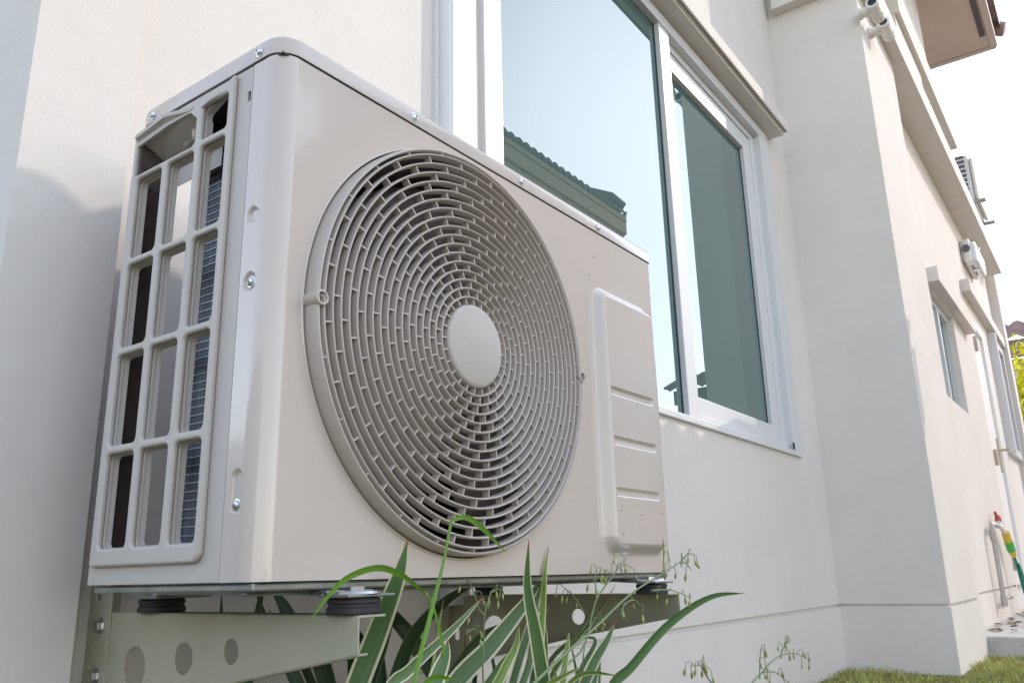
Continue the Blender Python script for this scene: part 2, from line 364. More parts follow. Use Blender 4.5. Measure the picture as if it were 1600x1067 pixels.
box('glass_gasket', .974, .978, .4455, .4478, ZB + .024, ZT - .047, GK, wf); box('glass_gasket', 1.948, 1.953, .4455, .4478, ZB + .024, ZT - .047, GK, wf)
box('glass_gasket', sx1 - .09, sx1 - .086, .4755, .4778, sz0 + .067, sz1 - .077, GK, sash)

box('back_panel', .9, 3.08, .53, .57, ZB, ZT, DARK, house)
box('weep_hole', 2.955, 2.972, .4195, .4229, ZB + .024, ZB + .05, DARK, wf)
# hood above the window
mb = MB(); mb.box(.78, 3.165, .345, Y0 + .01, 1.975, 2.035); mb.box(.78, 3.1645, .365, Y0 + .01, 1.962, 1.9748); mb.build('window_hood', TRIM, house, bevel=.004)
box('hood_groove', .78, 3.163, .3535, .357, 1.9742, 1.9748, DARK, house)
# small window right of the pillar
mb = MB(); bar(mb, 4.962, 5.0, .13, .185, .967, 1.638); bar(mb, 5.765, 5.798, .13, .185, .967, 1.638); bar(mb, 5.0, 5.765, .13, .185, .967, .995); bar(mb, 5.0, 5.765, .13, .185, 1.60, 1.638); bar(mb, 5.32, 5.36, .125, .185, .995, 1.6)
w2 = mb.build('window_frame', FRAME, house, bevel=.002)
box('glass_pane', 5.0, 5.32, .155, .16, .995, 1.6, GLASS, w2); box('glass_pane', 5.36, 5.765, .165, .17, .995, 1.6, GLASS, w2)
mb = MB(); mb.box(4.93, 6.45, .035, YR + .01, 1.66, 1.755); mb.build('window_hood', TRIM, house, bevel=.004)
mb = MB(); mb.box(6.62, 8.95, .035, YR + .01, 2.05, 2.15); mb.build('door_hood', TRIM, house, bevel=.004)
# door
mb = MB(); bar(mb, 6.8, 6.86, .10, .19, GZ, 1.93); bar(mb, 7.56, 7.62, .10, .19, GZ, 1.93); bar(mb, 6.86, 7.56, .10, .19, 1.87, 1.93); mb.build('door_frame', DOORW, house, bevel=.003)
door = box('door', 6.865, 7.555, .125, .165, GZ + .02, 1.865, DOORW, house, bevel=.003)
for z in (1.62, .72, -.05):
    mb = MB(); mb.box(6.85, 6.885, .09, .124, z, z + .12); mb.tube([(6.862, .085, z), (6.862, .085, z + .12)], .012, 10); mb.build('door_hinge', BRASS, door)
mb = MB(); mb.box(7.46, 7.50, .112, .124, .72, 1.0); mb.tube([(7.48, .112, .90), (7.48, .05, .90), (7.36, .045, .90)], .010, 10); mb.build('door_handle', BRASS, door, smooth=True, auto=40)
# screened window at the far end
mb = MB(); bar(mb, 8.0, 8.09, .035, .19, .93, 2.02); bar(mb, 8.79, 8.86, .06, .19, .93, 2.02); bar(mb, 8.09, 8.79, .06, .19, .93, 1.0); bar(mb, 8.09, 8.79, .06, .19, 1.95, 2.02); w3 = mb.build('window_frame', FRAME, house, bevel=.003)
box('insect_screen', 8.09, 8.79, .10, .104, 1.0, 1.95, SCREEN, w3)
box('back_panel', 4.96, 8.85, .21, .25, GZ, 2.02, DARK, house)

# ---- white line duct beside the window
duct = T('line_duct', 'white vertical plastic duct on the wall left of the big window', 'duct', (.80, .435, 0))
pts = rrect(-.058, .058, -.036, .04, .02, 5)
vs = [(x, min(y, 0), z) for z in (-.05, 5.0) for x, y in pts]; n = len(pts)
o = mesh('cover', vs, [(i, (i + 1) % n, n + (i + 1) % n, n + i) for i in range(n)] , FRAME, duct, smooth=True, auto=40)
mb = MB(); mb.box(-.068, -.0585, -.012, 0, -.05, 5.0); mb.box(-.040, -.038, -.0372, -.0355, -.05, 5); mb.build('seam_strip', FRAME, duct)

# ---- pipe tees on the pillar
for i, (u, v, yy, dx) in enumerate(((1367, 14, -.075, 0), (1384, 44, -.075, 0))):
    p = at(u, v, yy)
    lab = ['pale PVC pipe tee sticking out at the top of the pillar, upper of the pair', 'pale PVC pipe tee sticking out of the pillar, lower and right of the pair'][i]
    t = T('pipe_tee', lab, 'pipe', (p.x, YP, p.z), 0, 'pipe tees high on the pillar'); L = YP - yy
    mb = MB(); My = Matrix.Rotation(R(90), 4, 'X')
    mb.lathe([(.030, 0), (.030, .018), (.024, .02), (.024, L)], 20, My)
    mb.build('branch', PVC, t, smooth=True, auto=35)
    Mx = Matrix.Translation((0, -L, 0)) @ Matrix.Rotation(R(90), 4, 'Y') @ Matrix.Rotation(R(0), 4, 'X')
    mb = MB(); mb.lathe([(.020, -.062), (.027, -.062), (.031, -.058), (.031, -.034), (.0275, -.032), (.0275, .040), (.031, .043), (.031, .085), (.026, .086), (.022, .06)], 24, Mx)
    mb.build('tee_body', PVC, t, smooth=True, auto=35)
    mb = MB(); mb.lathe([(.0255, -.0615), (.024, -.03), (.0001, -.028)], 24, Mx); mb.build('pipe_lining', PVCB, t, smooth=True)

# ---- bulkhead lamp on the far wall
lp = T('bulkhead_lamp', 'white oblong bulkhead lamp on the sunlit wall under the string course', 'lamp', (7.05, YR, 2.36))
mb = MB(); mb.box(0, .62, -.05, 0, .07, .26); mb.build('lamp_base', LAMPM, lp, bevel=.02)
mb = MB(); vs = []; mb.box(.03, .59, -.115, -.052, .06, .245); o = mb.build('lamp_cover', LAMPG, lp, bevel=.03)
mb = MB(); mb.box(-.014, .10, -.075, -.02, .05, .255); mb.build('end_cap', LAMPM, lp, bevel=.012)
mb = MB(); mb.lathe([(.032, 0), (.032, .012), (.02, .013), (.0001, .006)], 16, Matrix.Translation((-.014, -.045, .17)) @ Matrix.Rotation(R(-90), 4, 'Y')); mb.build('cable_gland', mat('grey_gland', (.12, .13, .15), .5), lp)
for zz in (.055, .23): box('clip', .25, .30, -.12, -.05, zz, zz + .02, STEEL, lp)

# ---- small condenser on the upper level
ua = T('small_condenser', 'small white condenser unit high above the string course against the sky', 'condenser', (7.3, -.055, 3.03))
mb = MB(); mb.box(0, .62, 0, .30, 0, .44); mb.build('casing', FRAME, ua, bevel=.01)
mb = MB()
for r_ in range(9):
    for c_ in range(3): mb.box(-.003, -.0005, .03 + c_ * .085, .095 + c_ * .085, .06 + r_ * .044, .088 + r_ * .044)
mb.build('side_slots', mat('slot_shadow', (.10, .11, .13), .8), ua)
mb = MB(); mb.box(.02, .64, -.035, -.002, .02, .42); mb.build('front_panel', PVC, ua, bevel=.02)
for x in (-.02, .58): box('foot', x, x + .04, -.08, .30, -.025, -.002, GALV, ua)

# ---- garden tap and pipe
tp = T('garden_tap', 'grey pipe stand with a red handled tap against the sunlit wall', 'tap', (5.62, .06, 0))
mb = MB(); mb.tube([(0, 0, -.24), (0, 0, .20), (.02, 0, .232), (.05, 0, .240), (.30, 0, .240)], .0145, 12)
mb.tube([(0, 0, .14), (0, 0, .20)], .019, 12); mb.tube([(0, 0, -.25), (0, 0, -.19)], .019, 12); mb.tube([(0, 0, -.205), (.30, 0, -.205)], .010, 10); mb.tube([(.30, 0, -.205), (.40, 0, -.205)], .015, 10)
mb.build('pipe', mat('weathered_pipe', (.42, .39, .36), .5, var=(20, .1)), tp, smooth=True, auto=40)
mb = MB(); mb.tube([(.30, 0, .24), (.50, 0, .236), (.56, 0, .22), (.60, -.01, .19)], [.016, .014, .013, .013], 12); mb.tube([(.40, 0, .245), (.40, 0, .285)], .010, 10); mb.build('tap_body', PVC, tp, smooth=True)
mb = MB(); mb.tube([(.40, 0, .278), (.42, 0, .30)], .020, 10); mb.tube([(.40, -.0, .285), (.30, -.0, .325)], [.012, .009], 10); mb.build('tap_handle', RED, tp, smooth=True, auto=50)
mb = MB(); mb.tube([(.60, -.01, .20), (.655, -.012, .150)], .026, 14); mb.tube([(.72, -.015, .09), (.765, -.02, .05)], [.026, .018], 14); c1 = mb.build('hose_connector', YEL, tp, smooth=True, auto=50)
mb = MB(); mb.tube([(.655, -.012, .150), (.72, -.015, .09)], .028, 14); mb.build('connector_grip', GRN, c1, smooth=True, auto=50)
hs = MB(); hs.tube([(6.385, .04, .05), (6.42, .035, .0), (6.46, .03, -.10), (6.50, .02, -.25), (6.58, .0, -.315), (6.9, -.06, -.318), (7.4, -.08, -.318)], .0095, 10)
hs.tube([(6.41, .02, .0), (6.42, .01, -.10), (6.44, .0, -.22), (6.5, -.05, -.315), (6.9, -.2, -.318)], .0085, 10)
tag(hs.build('garden_hose', HOSE, smooth=True), 'dark green garden hose hanging down from the tap connector', 'hose')

# ---- raised bed
bed = T('raised_bed', 'low grey concrete raised bed beside the foot of the pillar', 'raised bed', (4.24, 0, GZ))
mb = MB(); mb.box(0, .09, -1.3, .098, -.05, .09); mb.box(.09, 5.4, -1.3, -1.2, -.05, .09); mb.build('kerb', CONC, bed, bevel=.006)
mb = MB(); mb.box(.09, 5.4, -1.2, .098, -.05, .078); mb.build('bed_top', CONC, bed)
rnd = random.Random(8); mb = MB()
for i in range(220):
    x = .5 + abs(rnd.gauss(0, 1)) * 1.6; y = rnd.uniform(-1.2, .09)
    if x > 5.2: continue
    M = Matrix.Translation((x, y, .080 + rnd.random() * .01)) @ Matrix.Rotation(rnd.uniform(0, 6), 4, 'Z') @ Matrix.Rotation(rnd.uniform(-.8, .8), 4, 'X')
    mb.add([(-.035, 0, 0), (0, -.015, .006), (.035, 0, 0), (0, .015, .006)], [(0, 1, 2, 3)], M)
mb.build('dry_leaves', LITTER, bed)

# ================================================================== FAR HOUSE AND BUSH (right edge)
fh = T('far_house', 'distant neighbouring house with a brown tiled roof at the right edge', 'house', (17.5, 0, 0))
box('wall', 0, 6, -6, 2.0, GZ, 3.7, NWALL, fh)
mb = MB(); mb.box(-.35, -.05, -6.4, 2.2, 3.71, 3.76); mb.box(-.42, -.353, -6.4, 2.2, 3.66, 3.98); mb.build('fascia', mat('brown_fascia', (.20, .15, .14), .7), fh)
def far_roof():
    vs = []; fs = []; p = .28; ny = 240; rows = 9
    for r in range(rows):
        for lip in (0, 1, 2):
            for i in range(ny + 1):
                y = -6.6 + 9 * i / ny; w = abs(math.sin(math.pi * y / p)) * .08; t = (r + (1 if lip == 1 else 0)) / rows
                vs.append((-.5 + 1.3 * t, y, 3.98 + .55 * t + w + (.05 if lip == 0 else 0) - (.02 if lip == 2 else 0)))
        b = r * 3 * (ny + 1)
        for i in range(ny):
            fs.append((b + i, b + i + 1, b + ny + 2 + i, b + ny + 1 + i)); c = b + 2 * (ny + 1); fs.append((b + i, c + i, c + i + 1, b + i + 1))
    return mesh('roof', vs, fs, TILE, fh)
far_roof()
mb = MB(); mb.box(-.05, -.005, .05, .66, 1.9, 3.35); w4 = mb.build('window_frame', FRAME, fh); box('glass_pane', -.06, -.052,   .12, .59, 1.98, 3.27, GLASS, w4)

def bush(name, label, loc, rad, n, leaf, m, seed, cat='bush', trunk=True):
    t = T(name, label, cat, loc); rnd = random.Random(seed); mb = MB(); st = MB()
    clumps = [Vector((rnd.gauss(0, .45) * rad[0], rnd.gauss(0, .45) * rad[1], rad[2] * (.5 + rnd.random() * 1.1))) for _ in range(26)]
    for c in clumps: st.tube([(0, 0, 0), (c.x * .3, c.y * .3, c.z * .5), tuple(c)], [.03, .02, .006], 6)
    for i in range(n):
        c = rnd.choice(clumps); p = c + Vector((rnd.gauss(0, 1) * rad[0], rnd.gauss(0, 1) * rad[1], rnd.gauss(0, 1) * rad[2])) * .2
        M = Matrix.Translation(p) @ Matrix.Rotation(rnd.uniform(0, 6.3), 4, 'Z') @ Matrix.Rotation(rnd.uniform(-1.2, 1.0), 4, 'Y')
        l_ = leaf * rnd.uniform(.6, 1.3); mb.add([(0, 0, 0), (l_ * .4, -l_ * .13, .02), (l_, 0, -.02), (l_ * .4, l_ * .13, .02)], [(0, 1, 2, 3)], M)
    mb.build('foliage', m, t); st.build('stem', mat('bark_' + name, (.12, .08, .05), .9), t)
    return t
bush('yellow_bush', 'bright yellow green bush in front of the distant house at the right edge', (13.0, .22, GZ), (.4, .16, 1.75), 3200, .17, YLEAF, 4)

# ================================================================== NEIGHBOUR HOUSE ACROSS THE GAP (seen in the glass)
nb = T('neighbour_house', 'tiled house across the side garden, seen mirrored in the window glass', 'house', (0, 0, 0))
box('wall', 4.6, 8.45, -9.5, -3.03, GZ, 4.16, NWALL, nb)
box('soffit', 4.3, 8.36, -9.9, -3.06, 4.163, 4.19, NFASC, nb)
mb = MB(); mb.box(4.3, 8.455, -3.028, -2.985, 4.13, 4.36); mb.box(8.452, 8.49, -9.9, -3.03, 4.13, 4.36); mb.build('fascia', NFASC, nb)
mb = MB(); mb.box(4.3, 8.44, -2.984, -2.97, 4.29, 4.37); mb.build('fascia_board', NFASC, nb)
tile_strip(4.3, 8.42, -2.95, 4.37, 1.1, 3.4, 22, .14, TILE, nb)
mb = MB(); mb.add([(8.44, -2.97, 4.38), (8.44, -9.9, 4.38), (5.2, -6.4, 5.4)], [(0, 1, 2)]); mb.build('roof_hip', TILE, nb)
mb = MB(); mb.tube([(8.38, -2.98, 4.47), (8.25, -3.08, 4.56), (5.2, -6.35, 5.5)], [.07, .10, .1], 12); mb.build('ridge_tile', TILE, nb, smooth=True)
for x in (5.6,):
    w = box('window_frame', x, x + 1.3, -3.028, -2.98, .6, 1.9, FRAME, nb); box('glass_pane', x + .08, x + 1.22, -2.979, -2.97, .68, 1.82, GLASS, w)
gw = T('garden_wall', 'rendered garden wall with tiled coping across the side passage', 'wall', (9.2, -3.6, GZ))
box('wall', 0, 12, -.1, .1, 0, 1.9, NWALL, gw); tile_strip(-.1, 12.1, .28, 1.93, .2, .5, 2, .22, TILE, gw, 'coping')

bw = T('fill_cut_wall', 'low grey wall added out of view left of the unit to dim the sky light', 'wall', (-4.6, 0, GZ))  # unseen wall, added to cut sky fill and reflections on left-facing sides
box('wall', -.08, .08, -2.5, 12, 0, 1.7, mat('cool_grey_render', (.42, .46, .50), .85), bw); box('coping', -.12, .12, -2.5, 12, 1.703, 1.77, CONC, bw)

# ================================================================== THE CONDENSER UNIT
W, D, H, HC, DS = .8114, .2737, .550, .527, .046
AZ = -.01468
ac = T('air_conditioner', 'large ivory outdoor air conditioner unit with a round ringed fan grille, on wall brackets', 'air conditioner', (0, 0, 0), AZ)
CX, CZ = .2875, .2660
def front_panel():
    mb = MB(); r = .022; n = 160; xl, xr = r, .575; zb, zt = 0.0, HC
    # circle bridged to a rectangle
    def onrect(a):
        c, s = math.cos(a), math.sin(a); ts = []
        if c > 1e-9: ts.append((xr - CX) / c)
        if c < -1e-9: ts.append((xl - CX) / c)
        if s > 1e-9: ts.append((zt - CZ) / s)
        if s < -1e-9: ts.append((zb - CZ) / s)
        t = min(ts); return (CX + c * t, 0, CZ + s * t)
    angs = sorted([2 * math.pi * i / n for i in range(n)] + [math.atan2(z - CZ, x - CX) % (2 * math.pi) for x in (xl, xr) for z in (zb, zt)])
    cor = [math.atan2(z - CZ, x - CX) % (2 * math.pi) for x in (xl, xr) for z in (zb, zt)]
    angs = [a for a in angs if a in cor or min(abs(a - c) for c in cor) > .012]
    rings = [[onrect(a) for a in angs]] + [[(CX + rr * math.cos(a), y, CZ + rr * math.sin(a)) for a in angs] for rr, y in ((.2515, 0), (.2487, 0), (.2480, -.0010), (.2472, -.0014), (.2464, -.0014), (.2458, -.0006), (.2454, .012), (.2452, .05))]
    k = len(angs)
    for i in range(len(rings) - 1):
        mb.add(rings[i] + rings[i + 1], [(j, (j + 1) % k, k + (j + 1) % k, k + j) for j in range(k)])
    # right part: raised panel with three pressed slots, as a fine relief
    def relief(x, z):
        def sd(x0, x1, z0, z1, rr):
            dx = abs(x - (x0 + x1) / 2) - (x1 - x0) / 2 + rr; dz = abs(z - (z0 + z1) / 2) - (z1 - z0) / 2 + rr
            return math.hypot(max(dx, 0), max(dz, 0)) + min(max(dx, dz), 0) - rr
        def ss(t): t = min(1, max(0, t)); return t * t * (3 - 2 * t)
        y = -.016 * ss(-sd(.597, .787, .024, .434, .028) / .018)
        for zc in (.267, .191, .115): y += .0045 * ss(-sd(.618, .754, zc - .0065, zc + .0065, .004) / .004)
        return y
    xs = [.575 + i * (W - .008 - .575) / 112 for i in range(113)]; zs = [HC * i / 264 for i in range(265)]
    nz = len(zs); mb.add([(x, relief(x, z), z) for x in xs for z in zs], [(i * nz + j, (i + 1) * nz + j, (i + 1) * nz + j + 1, i * nz + j + 1) for i in range(len(xs) - 1) for j in range(nz - 1)])
    # rounded corners and side strip with pressed dimples
    def dimple(y, z):
        d = 0
        for cy, z0, z1, rr in ((.032, .352, .352, .0095), (.0305, .281, .281, .0105), (.0300, .068, .092, .0085)):
            zz = min(max(z, z0), z1); q = math.hypot(y - cy, z - zz); t = min(1, max(0, (rr - q) / .004)); d = max(d, .0032 * t * t * (3 - 2 * t))
        return d
    ys = [.022 + (DS - .022) * i / 22 for i in range(23)]; zs = [HC * i / 380 for i in range(381)]; nz = len(zs)
    mb.add([(dimple(y, z), y, z) for y in ys for z in zs], [(i * nz + j, (i + 1) * nz + j, (i + 1) * nz + j + 1, i * nz + j + 1) for i in range(len(ys) - 1) for j in range(nz - 1)])
    zz = [0, .1, .2, .3, .4, HC]
    cs = [(r - r * math.cos(a), r - r * math.sin(a)) for a in [R(90) * i / 12 for i in range(13)]]
    m = len(zz); mb.add([(x, y, z) for x, y in cs for z in zz], [(i * m + j, (i + 1) * m + j, (i + 1) * m + j + 1, i * m + j + 1) for i in range(len(cs) - 1) for j in range(m - 1)])
    r2 = .008; cs = [(W - r2 + r2 * math.sin(a), r2 - r2 * math.cos(a)) for a in [R(90) * i / 6 for i in range(7)]] + [(W, D)]
    mb.add([(x, y, z) for x, y in cs for z in zz], [(i * m + j, (i + 1) * m + j, (i + 1) * m + j + 1, i * m + j + 1) for i in range(len(cs) - 1) for j in range(m - 1)])
    # bottom hem
    mb.add([(r, 0, 0), (W - .008, 0, 0), (W - .008, .012, -.0005), (r, .012, -.0005)], [(0, 1, 2, 3)])
    me = bpy.data.meshes.new('front_casing'); me.from_pydata([tuple(v) for v in mb.v], [], mb.f)
    bm = bmesh.new(); bm.from_mesh(me); bmesh.ops.remove_doubles(bm, verts=bm.verts, dist=2e-5); bmesh.ops.recalc_face_normals(bm, faces=bm.faces); bm.to_mesh(me); bm.free()
    o = link('front_casing', me, ACP, ac, smooth=True); me.set_sharp_from_angle(angle=R(45))
    for p in me.polygons:
        if abs(p.normal.y) > .99995 or abs(p.normal.x) > .99995: p.use_smooth = False
    return o
fc = front_panel()
for y, z in ((.0305, .281), (.0300, .067)): screw(ac, (.0026, y, z), (-1, 0, 0), .0048)
def pin(mb, x, z, y): mb.lathe([(.0010, 0), (.0008, .0006), (.0001, .0004)], 8, Matrix.Translation((x, y, z)) @ Matrix.Rotation(R(90), 4, 'X'))
for x, z, y in ((.612, .482, -.0002), (.796, .482, -.0002), (.596, .448, -.0002), (.628, .088, -.0162), (.690, .084, -.0162), (.757, .088, -.0162), (.628, .055, -.0162)):
    mb = MB(); pin(mb, x, z, y); mb.build('pin_hole', DARK, fc)

# top cover
def cap():
    mb = MB()
    def loop(o, z, sd=6):
        x0, x1, y0, y1 = -o, W + o, -o, D + o; r = [.026, .010, .014, .030]     # front-left, front-right, back-right, back-left
        out = []
        for (cx, cy, a0), rr in zip((((x0), (y0), 180), ((x1), (y0), 270), ((x1), (y1), 0), ((x0), (y1), 90)), r):
            sx = 1 if cx == x0 else -1; sy = 1 if cy == y0 else -1
            for i in range(sd + 1): a = R(a0 + 90 * i / sd); out.append((cx + sx * rr + rr * math.cos(a), cy + sy * rr + rr * math.sin(a), z))
        return out
    L = [loop(-.0025, HC + .003), loop(-.0002, HC + .0018), loop(.0016, HC + .0022), loop(.0016, H - .0045), loop(.0010, H - .0018), loop(-.0012, H - .0002), loop(-.004, H), loop(-.010, H)]
    k = len(L[0])
    for i in range(len(L) - 1): mb.add(L[i] + L[i + 1], [(j, (j + 1) % k, k + (j + 1) % k, k + j) for j in range(k)])
    mb.add(L[-1], [tuple(range(k))])
    mb2 = MB(); me = bpy.data.meshes.new('top_cover'); me.from_pydata([tuple(v) for v in mb.v], [], mb.f)
    bm = bmesh.new(); bm.from_mesh(me); bmesh.ops.remove_doubles(bm, verts=bm.verts, dist=1e-5); bmesh.ops.recalc_face_normals(bm, faces=bm.faces); bm.to_mesh(me); bm.free()
    o = link('top_cover', me, ACC, ac, smooth=True); me.set_sharp_from_angle(angle=R(50)); return o
tc = cap()
for x in (.196, .417, .629): screw(tc, (x, -.0016, .538), (0, -1, 0), .0048)
for y in (.036, .237): screw(tc, (-.0016, y, .538), (-1, 0, 0), .0048)

# fan grille: outer rim, 17 rings, staggered ribs, hub
def grille():
    M0 = Matrix.Translation((CX, 0, CZ)) @ Matrix.Rotation(R(90), 4, 'X') @ Matrix.Diagonal((1.01, 1.01, 1, 1))      # local Z -> -Y
    mb = MB()
    mb.lathe([(.2418, -.004), (.2418, .004), (.2416, .0110), (.2410, .0155), (.2398, .0182), (.2385, .0188), (.2374, .0175), (.2370, .012), (.2370, -.004)], 144, M0)
    N = 17; rr = [.0597 + .01082 * i for i in range(N)]
    for i, r in enumerate(rr):
        t0, t1 = .0010, .0013
        mb.lathe([(r + t0 * .4 - .0006, .0078), (r + t1, .0090), (r + t1, .0178), (r + t1 * .75, .0194), (r, .0202), (r - t1 * .75, .0194), (r - t1, .0178), (r - t1 - .0010, .0090), (r - .0012, .0078)], 120, M0)
    edges = [.0505] + rr + [.2372]
    for g in range(len(edges) - 1):
        ra, rb = edges[g], edges[g + 1]; n = 24 if g > 0 else 24; off = (g % 2) * .5 + g * .085 + (.5 if g % 4 > 1 else 0) * .18
        for k in range(n):
            a = 2 * math.pi * (k + off) / n; c, s = math.cos(a), math.sin(a); w = .00085
            def P(r, q, h): return (r * c - q * s, r * s + q * c, h)
            vs = [P(ra, -w, .0085), P(ra, w, .0085), P(rb, w, .0085), P(rb, -w, .0085), P(ra + .0006, -w, .0186), P(ra + .0006, w, .0186), P(rb - .0006, w, .0172), P(rb - .0006, -w, .0172)]
            mb.add(vs, [(0, 3, 2, 1), (4, 5, 6, 7), (0, 1, 5, 4), (1, 2, 6, 5), (2, 3, 7, 6), (3, 0, 4, 7)], M0)
    o = mb.build('fan_grille', ACG, ac, smooth=True, auto=38)
    mb = MB(); mb.lathe([(.0500, .008), (.0505, .018), (.0495, .0206), (.046, .0222), (.0001, .0228)], 72, M0); mb.build('grille_hub', ACH, o, smooth=True, auto=50)
    for ang, rad in ((180 - 0, .2395), (1, .2405)):
        a = R(ang); Mb = Matrix.Translation((CX + rad * math.cos(a), 0, CZ + rad * math.sin(a))) @ Matrix.Rotation(R(90), 4, 'X')
        mb = MB(); mb.lathe([(.0082, -.002), (.0080, .021), (.0072, .0218), (.0056, .0216), (.0052, .006), (.0001, .005)], 28, Mb); mb.build('screw_boss', ACG, o, smooth=True, auto=40)
    return o
grille()

# inside: shroud, fan, motor, coil
M0 = Matrix.Translation((CX, 0, CZ)) @ Matrix.Rotation(R(90), 4, 'X')
mb = MB(); mb.lathe([(.2436, .001), (.2360, -.006), (.228, -.02), (.224, -.06), (.224, -.075)], 96, M0); mb.build('fan_shroud', SHR, ac, smooth=True)
def fan():
    mb = MB(); mb.lathe([(.0001, -.022), (.035, -.024), (.042, -.034), (.042, -.085)], 40, M0, False, False)
    for b in range(3):
        vs = []; fs = []; nr, na = 9, 14
        for i in range(nr):
            r = .038 + (.214 - .038) * i / (nr - 1); sp = .62 + .5 * (i / (nr - 1)); sweep = .55 * (i / (nr - 1)) ** 1.4
            for j in range(na):
                t = j / (na - 1) - .5; a = 2 * math.pi * b / 3 + R(62) + sweep + t * sp * 1.75
                h = -.052 - t * .055 * (1 - .2 * i / nr) + .012 * math.cos(t * 3)
                vs.append((r * math.cos(a), r * math.sin(a), h))
        for i in range(nr - 1):
            for j in range(na - 1): fs.append((i * na + j, (i + 1) * na + j, (i + 1) * na + j + 1, i * na + j + 1))
        mb.add(vs, fs, M0)
    o = mb.build('fan', FANM, ac, smooth=True, auto=60); s = o.modifiers.new('s', 'SOLIDIFY'); s.thickness = .0025
fan()
mb = MB(); mb.lathe([(.048, -.095), (.048, -.17), (.0001, -.172)], 32, M0); mb.box(CX - .02, CX + .02, .165, .185, .0, HC - .002); mb.build('fan_motor', DARK, ac, smooth=True, auto=40)
box('divider', .555, .558, .03, D - .004, .004, HC - .002, DARK, ac)
mb = MB(); mb.box(.096, .548, .232, .262, .012, HC - .006); mb.box(.050, .070, .060, .214, .012, HC - .006); coil = mb.build('coil', COIL, ac)
mb = MB()
for i in range(55):
    z = .02 + i * .0091; mb.box(.0487, .0498, .062, .214, z, z + .0008)
mb.build('coil_wire', mat('coil_wire_metal', (.55, .58, .62), .4, metal=.6), coil)
mb = MB(); mb.box(.003, .038, .2635, .2725, .012, HC - .004)
for i in range(20): mb.box(.0025, .0385, .2627, .2634, .03 + i * .025, .0312 + i * .025)
mb.build('back_post', mat('brown_back_post', (.08, .062, .055), .55), ac)
mb = MB(); mb.tube([(.02, .16, .498), (.03, .19, .512), (.03, .21, .50)], .006, 8); mb.tube([(.016, .17, .49), (.024, .185, .515), (.024, .2, .515)], .005, 8); mb.build('wiring', mat('pale_wire', (.5, .47, .38), .5), ac, smooth=True)
box('inner_roof', .003, W - .004, .003, D - .002, HC - .0015, HC + .0008, DARK, ac)
mb = MB(); mb.box(.006, W - .004, .006, D - .002, -.0085, -.0008); mb.box(.010, W - .008, .02, .03, -.0125, -.0085); bp_ = mb.build('base_pan', GALV, ac, bevel=.002)
mb = MB(); mb.box(W - .02, W - .002, D - .004, D, 0, HC); mb.box(.56, W - .02, D - .003, D - .001, 0, HC); mb.build('back_panel', ACP, ac)

# left side grille
def side_grille():
    cols = [(.081, .1245), (.137, .187), (.199, .250)]; rows = [(.0365, .1335), (.143, .2425), (.2515, .3485), (.357, .4555)]
    holes = [rrect(c0, c1, r0, r1, .006) for c0, c1 in cols for r0, r1 in rows]
    a0 = [(.081, .4670), (.0795, .5160), (.084, .5185), (.126, .5015), (.1285, .4980), (.1275, .492), (.1255, .489), (.1265, .4650), (.1255, .4640), (.083, .4645)]
    hnd = [(.146, .4655), (.2665, .4655), (.2680, .467), (.2680, .5055), (.2665, .507), (.205, .5130), (.160, .5130), (.146, .5010)]
    def X(off): return Matrix(((0, 0, 1, off), (1, 0, 0, 0), (0, 1, 0, 0), (0, 0, 0, 1)))
    mb = MB()
    v, f = plate([(DS + .0006, .0), (D, .0), (D, HC - .0005), (DS + .0006, HC - .0005)], holes + [a0, hnd] + [rrect(.0485, .0540, .486, .4975, .0008, 2)], .004, .0006, X(.0016)); mb.add(v, f)
    pad = [(.071, .0300)] + [(.071 + .012 * (1 - math.cos(R(a))), .030 - .012 * math.sin(R(a))) for a in (20, 45, 70, 90)] + [(.262, .0180), (.2640, .0200), (.2640, .4620), (.1420, .4620), (.1360, .4660), (.1360, .5060), (.0710, .5230)]
    v, f = plate(pad, [rrect(c0 - .0005, c1 + .0005, r0 - .0005, r1 + .0005, .0062) for c0, c1 in cols for r0, r1 in rows] + [[(p[0], p[1]) for p in rrect(.080, .127, .4640, .506, .004)]], .0065, .0028, X(-.0036)); mb.add(v, f)
    # deep jambs behind every opening
    for h in holes + [a0]:
        k = len(h); cy = sum(p[0] for p in h) / k; cz = sum(p[1] for p in h) / k
        ring0 = [(.0002, p[0] + (.0008 if p[0] > cy else -.0008), p[1] + (.0008 if p[1] > cz else -.0008)) for p in h]; ring1 = [(.0075, cy + (p[0] - cy) * .96, cz + (p[1] - cz) * .98) for p in h]
        mb.add(ring0 + ring1, [(j, (j + 1) % k, k + (j + 1) % k, k + j) for j in range(k)])
    o = mb.build('side_grille', ACS, ac, smooth=True, auto=30)
    # hand hold: sloping hood and pocket
    mb = MB(); y0, y1 = .147, .2675
    mb.add([(-.005, .267, .5150), (-.006, .205, .5215), (-.001, .160, .5150), (.036, .160, .4985), (.036, .267, .4985),
            (-.0055, .267, .5190), (-.0065, .205, .5258), (.0002, .205, .5262), (.0002, .267, .5262), (-.001, .152, .5180)],
           [(0, 1, 2, 3, 4), (0, 5, 6, 1), (5, 8, 7, 6), (1, 6, 9, 2), (6, 7, 9)])
    mb.add([(.036, .1475, .4985), (.036, .268, .4985), (.036, .268, .458), (.036, .1475, .458), (.004, .268, .5150), (.004, .268, .458)], [(0, 1, 2, 3), (1, 4, 5, 2)])
    mb.build('hand_hold', ACS, o)
side_grille()
